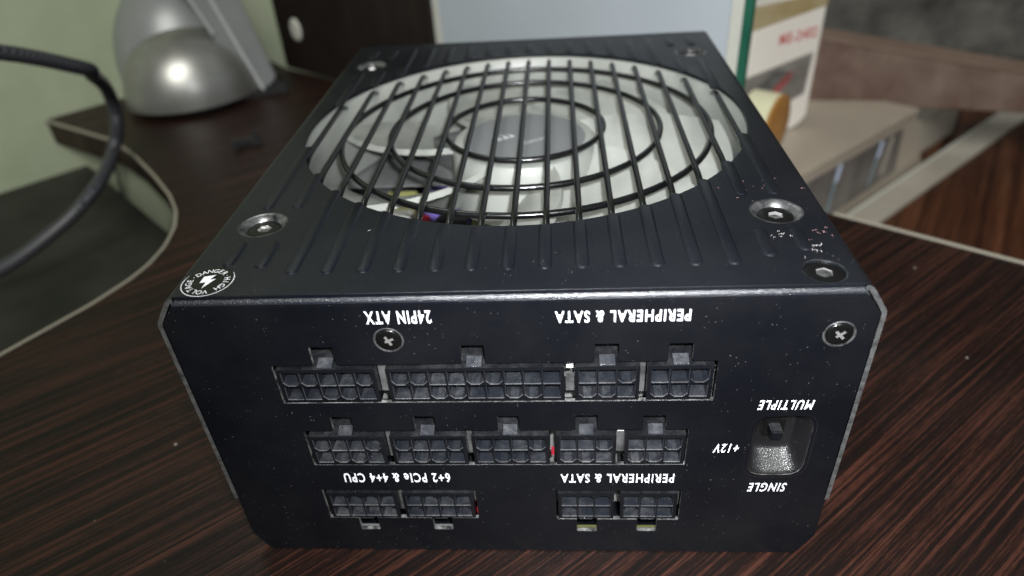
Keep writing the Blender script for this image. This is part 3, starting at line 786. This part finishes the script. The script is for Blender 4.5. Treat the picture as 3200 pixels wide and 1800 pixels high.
lint('pink_lint', [(57, 42, H, 5.0, 12, 1.5), (66, 20, H, 2, 8, 2.0), (-18, 14, H, 1.5, 2, 2.0), (52, 36, H, 5, 5, 1.5)], LINTR,
     'pinkish dust fibres scattered on the black cover right of the fan opening')

# ------------------------------------------------------------------ things behind
# dark wood hutch side
hu = empty('desk_hutch', (-140, 392, 0), 'dark wood upright panel with a round pale cam cover, behind the power supply', 'cabinet panel')
a = Vector((-209.5, 442.3, 0)); b = Vector((-70, 337, 0)); d = (b-a).normalized(); nb = Vector((-d.y, d.x, 0))
link('side_panel', prism_pts([a+Vector((0,0,1)), b+Vector((0,0,1)), b+Vector((0,0,260)), a+Vector((2,0,260))], nb, 16, 0.6), HUTCH, parent=hu)
ctr_ = Vector((-188.8, 426.7, 33.5)); bm = bmesh.new()
rings = []
for r, o_ in ((8.6, 0.0), (8.3, -1.2), (6.5, -1.9), (2.5, -1.5), (0.01, -1.5)):
    rings.append([bm.verts.new(ctr_+nb*(o_)+d*(r*math.cos(t*PI/16))*.75+Vector((0, 0, r*math.sin(t*PI/16)))) for t in range(32)])
for A, B in zip(rings, rings[1:]):
    for i in range(32): bm.faces.new((A[i], A[(i+1) % 32], B[(i+1) % 32], B[i]))
link('cam_cover', bm_mesh(bm, 60), FRAME, parent=hu)
# grey-blue glass board with cream frame strips and a green glass edge
gb = empty('glass_board', (10, 285, 0), 'grey blue glass board with cream side strips and green edge, behind the power supply', 'board')
P0 = Vector((-76.5, 349.0, -60)); P1 = Vector((98.5, 216.5, -60)); d = (P1-P0).normalized(); nb = Vector((-d.y, d.x, 0)); LT = (P1-P0).length
def gpiece(name, s0, s1, mt, off, th, z0=-60, z1=300, bev=0.3):
    q0 = P0+d*s0-nb*off; q1 = P0+d*s1-nb*off
    return link(name, prism_pts([Vector((q0.x, q0.y, z0)), Vector((q1.x, q1.y, z0)), Vector((q1.x, q1.y, z1)), Vector((q0.x, q0.y, z1))], nb, th, bev), mt, parent=gb)
gpiece('glass_panel', 17.5, LT-10.3, BOARD, 0.0, 6)
gpiece('frame_strip', 0.5, 17.4, FRAME, 0.8, 8)
gpiece('frame_strip', LT-10.2, LT-4.2, FRAME, 0.8, 8)
gpiece('glass_edge', LT-4.1, LT, GREEN, 1.2, 3.5)

# white carton with red print
bx = empty('printed_box', (175, 385, -38), 'small white carton with red lettering, brown tape and a product photo', 'box')
X = Vector((0.866, 0.5, 0)); Z = Vector((0, 0, 1)); Nn = Vector((0.5, -0.866, 0))      # Nn points to the viewer
O = Vector((188.5, 378.3, -38.1))     # right front bottom corner
BWd, BH, BD = 82, 91, 50
front = [O-X*BWd, O-X*11, O-X*4+Z*3, O+Z*8, O+Z*BH, O-X*BWd+Z*BH]
link('carton_body', prism_pts(front, -Nn, BD, 0.5), CARD, parent=bx)
off = Nn*0.25
def fpt(s, z): return O-X*s+Z*z+off
def decal(name, pts, mt, th=0.2):
    return link(name, prism_pts([fpt(s, z) for s, z in pts], -Nn, th), mt, parent=bx)
decal('tape_strip', [(BWd, 74.5), (0, 82.5), (0, 91.2), (BWd, 91.2)], TAPE, 0.2)
decal('printed_photo', [(BWd, 44), (62, 46.5), (4.5, 53), (6.5, 24.5), (17, 22), (26, 10), (BWd, 8)], PHOTO)
decal('photo_blob', [(60, 33), (40, 46), (26, 45), (34, 36), (50, 22), (66, 20)], INSIDE, 0.35)
decal('red_stroke', [(38, 34), (26, 43.5), (20, 43), (22, 37), (33, 29)], RED, 0.5)
mt_ = text_fit('ME-2402', fpt(38.2, 63.2)+off*.4, X, Z, 33.5, 7.3, bold=0.03)
link('printed_lettering', mt_, RED, parent=bx)
# tape roll leaning on the box
tr = empty('tape_roll', (147, 326, -38), 'roll of orange brown tape standing on edge in front of the white carton', 'tape')
bm = bmesh.new(); ax = Vector((0.80, -0.60, 0.0)).normalized(); cc = Vector((147, 326, -15.5)); u = Z-ax*Z.dot(ax); u.normalize(); v_ = ax.cross(u)
def rollmesh(prof):
    bm = bmesh.new(); rr = []
    for r, h in prof: rr.append([bm.verts.new(cc+ax*h+(u*math.cos(t*PI/24)+v_*math.sin(t*PI/24))*r) for t in range(48)])
    for A, B in zip(rr, rr[1:]):
        for i in range(48): bm.faces.new((A[i], A[(i+1) % 48], B[(i+1) % 48], B[i]))
    return bm_mesh(bm, 40)
link('tape_body', rollmesh([(10, 5.8), (19.9, 6.0), (20.2, 5.8), (20.2, 4.5)]), ROLL, parent=tr)
link('tape_wrap', rollmesh([(20.2, 4.4), (20.2, -13.5), (19.5, -14), (10, -14)]), ROLLC, parent=tr)
link('roll_face', rollmesh([(10, 5.7), (0.05, 5.7)]), ROLL, parent=tr)

# clear storage container with striped sleeves
ct = empty('storage_container', (222, 352, -100), 'taupe plastic storage container showing striped sleeves through its front, beyond the desk edge', 'container')
dv = Vector((0.7355, 0.6775, 0)); nv = Vector((-0.6775, 0.7355, 0)); A0 = Vector((150, 285.7, -100))
def cp(s, z, o_=0.0): return A0+dv*s+Vector((0, 0, z+100))+nv*o_
LC = 178
link('container_body', prism_pts([cp(-60, -100), cp(LC+40, -100), cp(LC, -44.5), cp(-60, -40.0)], nv, 95, 0.8), TAUPE, parent=ct)
link('container_lid', prism_pts([cp(-62, -40, -1.2), cp(LC+1, -44.2, -1.2), cp(LC+1, -40.8, -1.2), cp(-62, -36.6, -1.2)], nv, 98, 0.8), TAUPE, parent=ct)
link('inner_sleeve', prism_pts([cp(-50, -92, -.3), cp(165, -88, -.3), cp(160, -50.5, -.3), cp(-50, -46.5, -.3)], nv, 0.2), TAUPED, parent=ct)
for s, zt_, zb in ((70, -48.5, -88), (128, -50, -84), (25, -50, -86)):
    link('blue_strip', prism_pts([cp(s-7.5, zb, -.6), cp(s-3.5, zb, -.6), cp(s+1.6, zt_, -.6), cp(s-2.4, zt_, -.6)], nv, 0.2), BLUEP, parent=ct)
    link('strip_tip', prism_pts([cp(s-4.2, zt_-13, -.9), cp(s+0.4, zt_-12.5, -.9), cp(s+2.4, zt_-1, -.9), cp(s-2.0, zt_-1, -.9)], nv, 0.2, 0), BLUEL, parent=ct)
link('white_lettering_strip', prism_pts([cp(138, -81, -.6), cp(142.5, -81, -.6), cp(146.5, -52, -.6), cp(142, -52, -.6)], nv, 0.2), BEIGE, parent=ct)
# clear rail in front of it
rl = empty('plastic_rail', (222, 350, -100), 'pale translucent plastic rail lying along the foot of the storage container', 'rail')
link('rail_body', prism_pts([cp(-60, -100, -3), cp(560, -100, -3), cp(560, -100, -24), cp(-60, -100, -24)], (0, 0, 1), 4, 0.8), BEIGE, parent=rl)
link('rail_highlight', tube_mesh([cp(-60, -94.8, -5), cp(560, -94.8, -5)], 1.3, 8), FRAME, parent=rl)
# beige tray on the right
by = empty('beige_tray', (330, 430, -100), 'beige tray standing beyond the right end of the storage container', 'tray')
link('tray_body', prism_pts([cp(LC+6, -100, 10), cp(LC+120, -100, 10), cp(LC+120, -66, 10), cp(LC+6, -66, 10)], nv, 60, 1), BEIGE, parent=by)
# brown carton behind
bc = empty('brown_crate', (270, 430, -41), 'brown crate with a tan rim, standing on the back of the storage container', 'crate')
q0 = Vector((205, 431.2, 0)); q1 = Vector((520, 399.3, 0)); dd = (q1-q0).normalized(); nn2 = Vector((-dd.y, dd.x, 0))
def zq(v_, z): return Vector((v_.x, v_.y, z))
link('crate_wall', prism_pts([zq(q0, -41.5), zq(q1, -60.5), zq(q1, -58+7), zq(q0, 8)], nn2, 30, 1), CARTON, parent=bc)
link('crate_rim', prism_pts([zq(q0-nn2*1.5, 7.4), zq(q1-nn2*1.5, -51.7), zq(q1-nn2*1.5, -49.9), zq(q0-nn2*1.5, 9.2)], nn2, 33, .5), RIMB, parent=bc)

# silver domed appliance, back left
ap = empty('silver_appliance', (-262, 392, 0), 'glossy silver domed appliance with a slanted flat arm, at the back left of the desk', 'appliance')
def dome(cx, cy, cz, rx, ry, rz, zcut, name, mt, rotz=0.0, tilt=0.0):
    bm = bmesh.new(); bmesh.ops.create_uvsphere(bm, u_segments=64, v_segments=40, radius=1)
    bmesh.ops.scale(bm, vec=(rx, ry, rz), verts=bm.verts)
    bmesh.ops.rotate(bm, cent=(0, 0, 0), matrix=Matrix.Rotation(rotz, 3, 'Z') @ Matrix.Rotation(tilt, 3, 'X'), verts=bm.verts)
    bmesh.ops.translate(bm, vec=(cx, cy, cz), verts=bm.verts)
    r = bmesh.ops.bisect_plane(bm, geom=bm.verts[:]+bm.edges[:]+bm.faces[:], plane_co=(0, 0, zcut), plane_no=(0, 0, -1), clear_outer=True)
    ed = [e for e in bm.edges if e.is_boundary]; bmesh.ops.holes_fill(bm, edges=ed)
    return link(name, bm_mesh(bm, 50), mt, parent=ap)
dome(-254, 378, 5, 50, 42, 50, 5, 'front_dome', SILVER, math.radians(42))
dome(-265, 402, 20, 51, 44, 64, 5, 'rear_shell', SILVERD, math.radians(42))
bm = bmesh.new(); lathe(bm, [(0, 0), (1, 0), (1, 5), (0, 5)], 0, 0, 48)
bmesh.ops.scale(bm, vec=(42, 36, 1), verts=bm.verts); bmesh.ops.rotate(bm, cent=(0,0,0), matrix=Matrix.Rotation(math.radians(42), 3, 'Z'), verts=bm.verts)
bmesh.ops.translate(bm, vec=(-255, 380, 0.2), verts=bm.verts)
link('rubber_foot', bm_mesh(bm, 40), RUB, parent=ap)
tn = Vector((-.42, .906, 0)); 
def tp(x, y, z, o_=0): return Vector((x, y, z))+tn*(o_-19)+Vector((3, 0, 0))
link('arm', prism_pts([tp(-229, 389.8, 6), tp(-214, 396.6, 5), tp(-206.4, 400.2, 11), tp(-216, 396, 66), tp(-238, 386, 120), tp(-272, 371, 120), tp(-242.4, 383.6, 67)], tn, 16, 1.2), SILVERD, parent=ap)
link('arm_rib', tube_mesh([tp(-216.5, 395.6, 5, -1.5), tp(-231.8, 388.5, 66, -1.5), tp(-246, 382, 120, -1.5)], 1.4, 8), SILVERL, parent=ap)
link('arm_rib', tube_mesh([tp(-237, 386, 48, -1.5), tp(-244, 383, 70, -1.5), tp(-260, 376, 120, -1.5)], 1.1, 8), SILVERL, parent=ap)
link('arm_foot', prism_pts([tp(-232, 388.5, 0.3, -4), tp(-201, 402.5, 0.3, -4), tp(-201, 402.5, 7, -4), tp(-207, 400, 10, -4), tp(-214, 396.6, 4, -4), tp(-230, 389, 5, -4)], tn, 22, 0.6), RUB, parent=ap)

# cable
cb_pts = [(-330, 120, 98), (-285, 150, 96), (-246, 188, 90), (-225.3, 224.3, 70.0), (-231.6, 238.7, 62.0), (-238.6, 254.9, 52.0), (-244.3, 265.0, 42.0), (-246.7, 267.9, 32.0), (-247.4, 265.4, 24.0), (-250.6, 263.9, 16.0), (-252.1, 256.9, 9.0), (-249.4, 240.9, 5.0), (-250, 222, 0), (-262, 205.0, -10.0), (-290, 185, -24), (-330, 170, -33)]
def smooth_pts(P, n=6):
    out = []
    P = [Vector(p) for p in P]
    for i in range(len(P)-1):
        p0, p1, p2, p3 = P[max(i-1, 0)], P[i], P[i+1], P[min(i+2, len(P)-1)]
        for k in range(n):
            t = k/n
            out.append(0.5*((2*p1)+(-p0+p2)*t+(2*p0-5*p1+4*p2-p3)*t*t+(-p0+3*p1-3*p2+p3)*t**3))
    out.append(P[-1]); return out
CAB = mat('braided_black_sleeve', (0.035, 0.035, 0.042), 0.4)
m = CAB; v = coords(m, (1, 1, 1), (0.6, 0.3, 0.8)); wvn = nd(m, 'ShaderNodeTexWave'); wvn.inputs['Scale'].default_value = 380; lk(m, v, wvn.inputs['Vector'])
lk(m, ramp(m, wvn.outputs['Fac'], [(0.3, (0.015, 0.015, 0.018)), (0.9, (0.10, 0.10, 0.12))]), m.node_tree.nodes['Principled BSDF'].inputs['Base Color'])
link('cable', tube_mesh([q + Vector((-2, 0, 0)) for q in smooth_pts(cb_pts)], 3.7, 14), CAB, label='thick black braided cable looping over the curved left edge of the desk', cat='cable')
# black clip
cl = empty('plastic_clip', (-184, 287, 0), 'small broken black plastic clip lying on the desk left of the power supply', 'clip')
ca = math.radians(32); cu_ = Vector((math.cos(ca), math.sin(ca), 0)); cv_ = Vector((-math.sin(ca), math.cos(ca), 0)); cc0 = Vector((-184, 286, 0.1))
def cbx(u0, u1, v0, v1, z0, z1): return [cc0+cu_*a_+cv_*b_+Vector((0, 0, z0)) for a_, b_ in ((u0, v0), (u1, v0), (u1, v1), (u0, v1))], z1-z0
for nm, bb in (('clip_body', (-8, 8, -1, 4, 0, 4)), ('clip_arm', (-9, -6, -5, 2, 0, 6)), ('clip_arm', (2, 8, -4.5, -1, 0, 3)), ('clip_post', (4.5, 7.5, -1, 2, 4, 8))):
    pp, hh = cbx(*bb); link(nm, prism_pts(pp, (0, 0, 1), hh, 0.4), RUB, parent=cl)
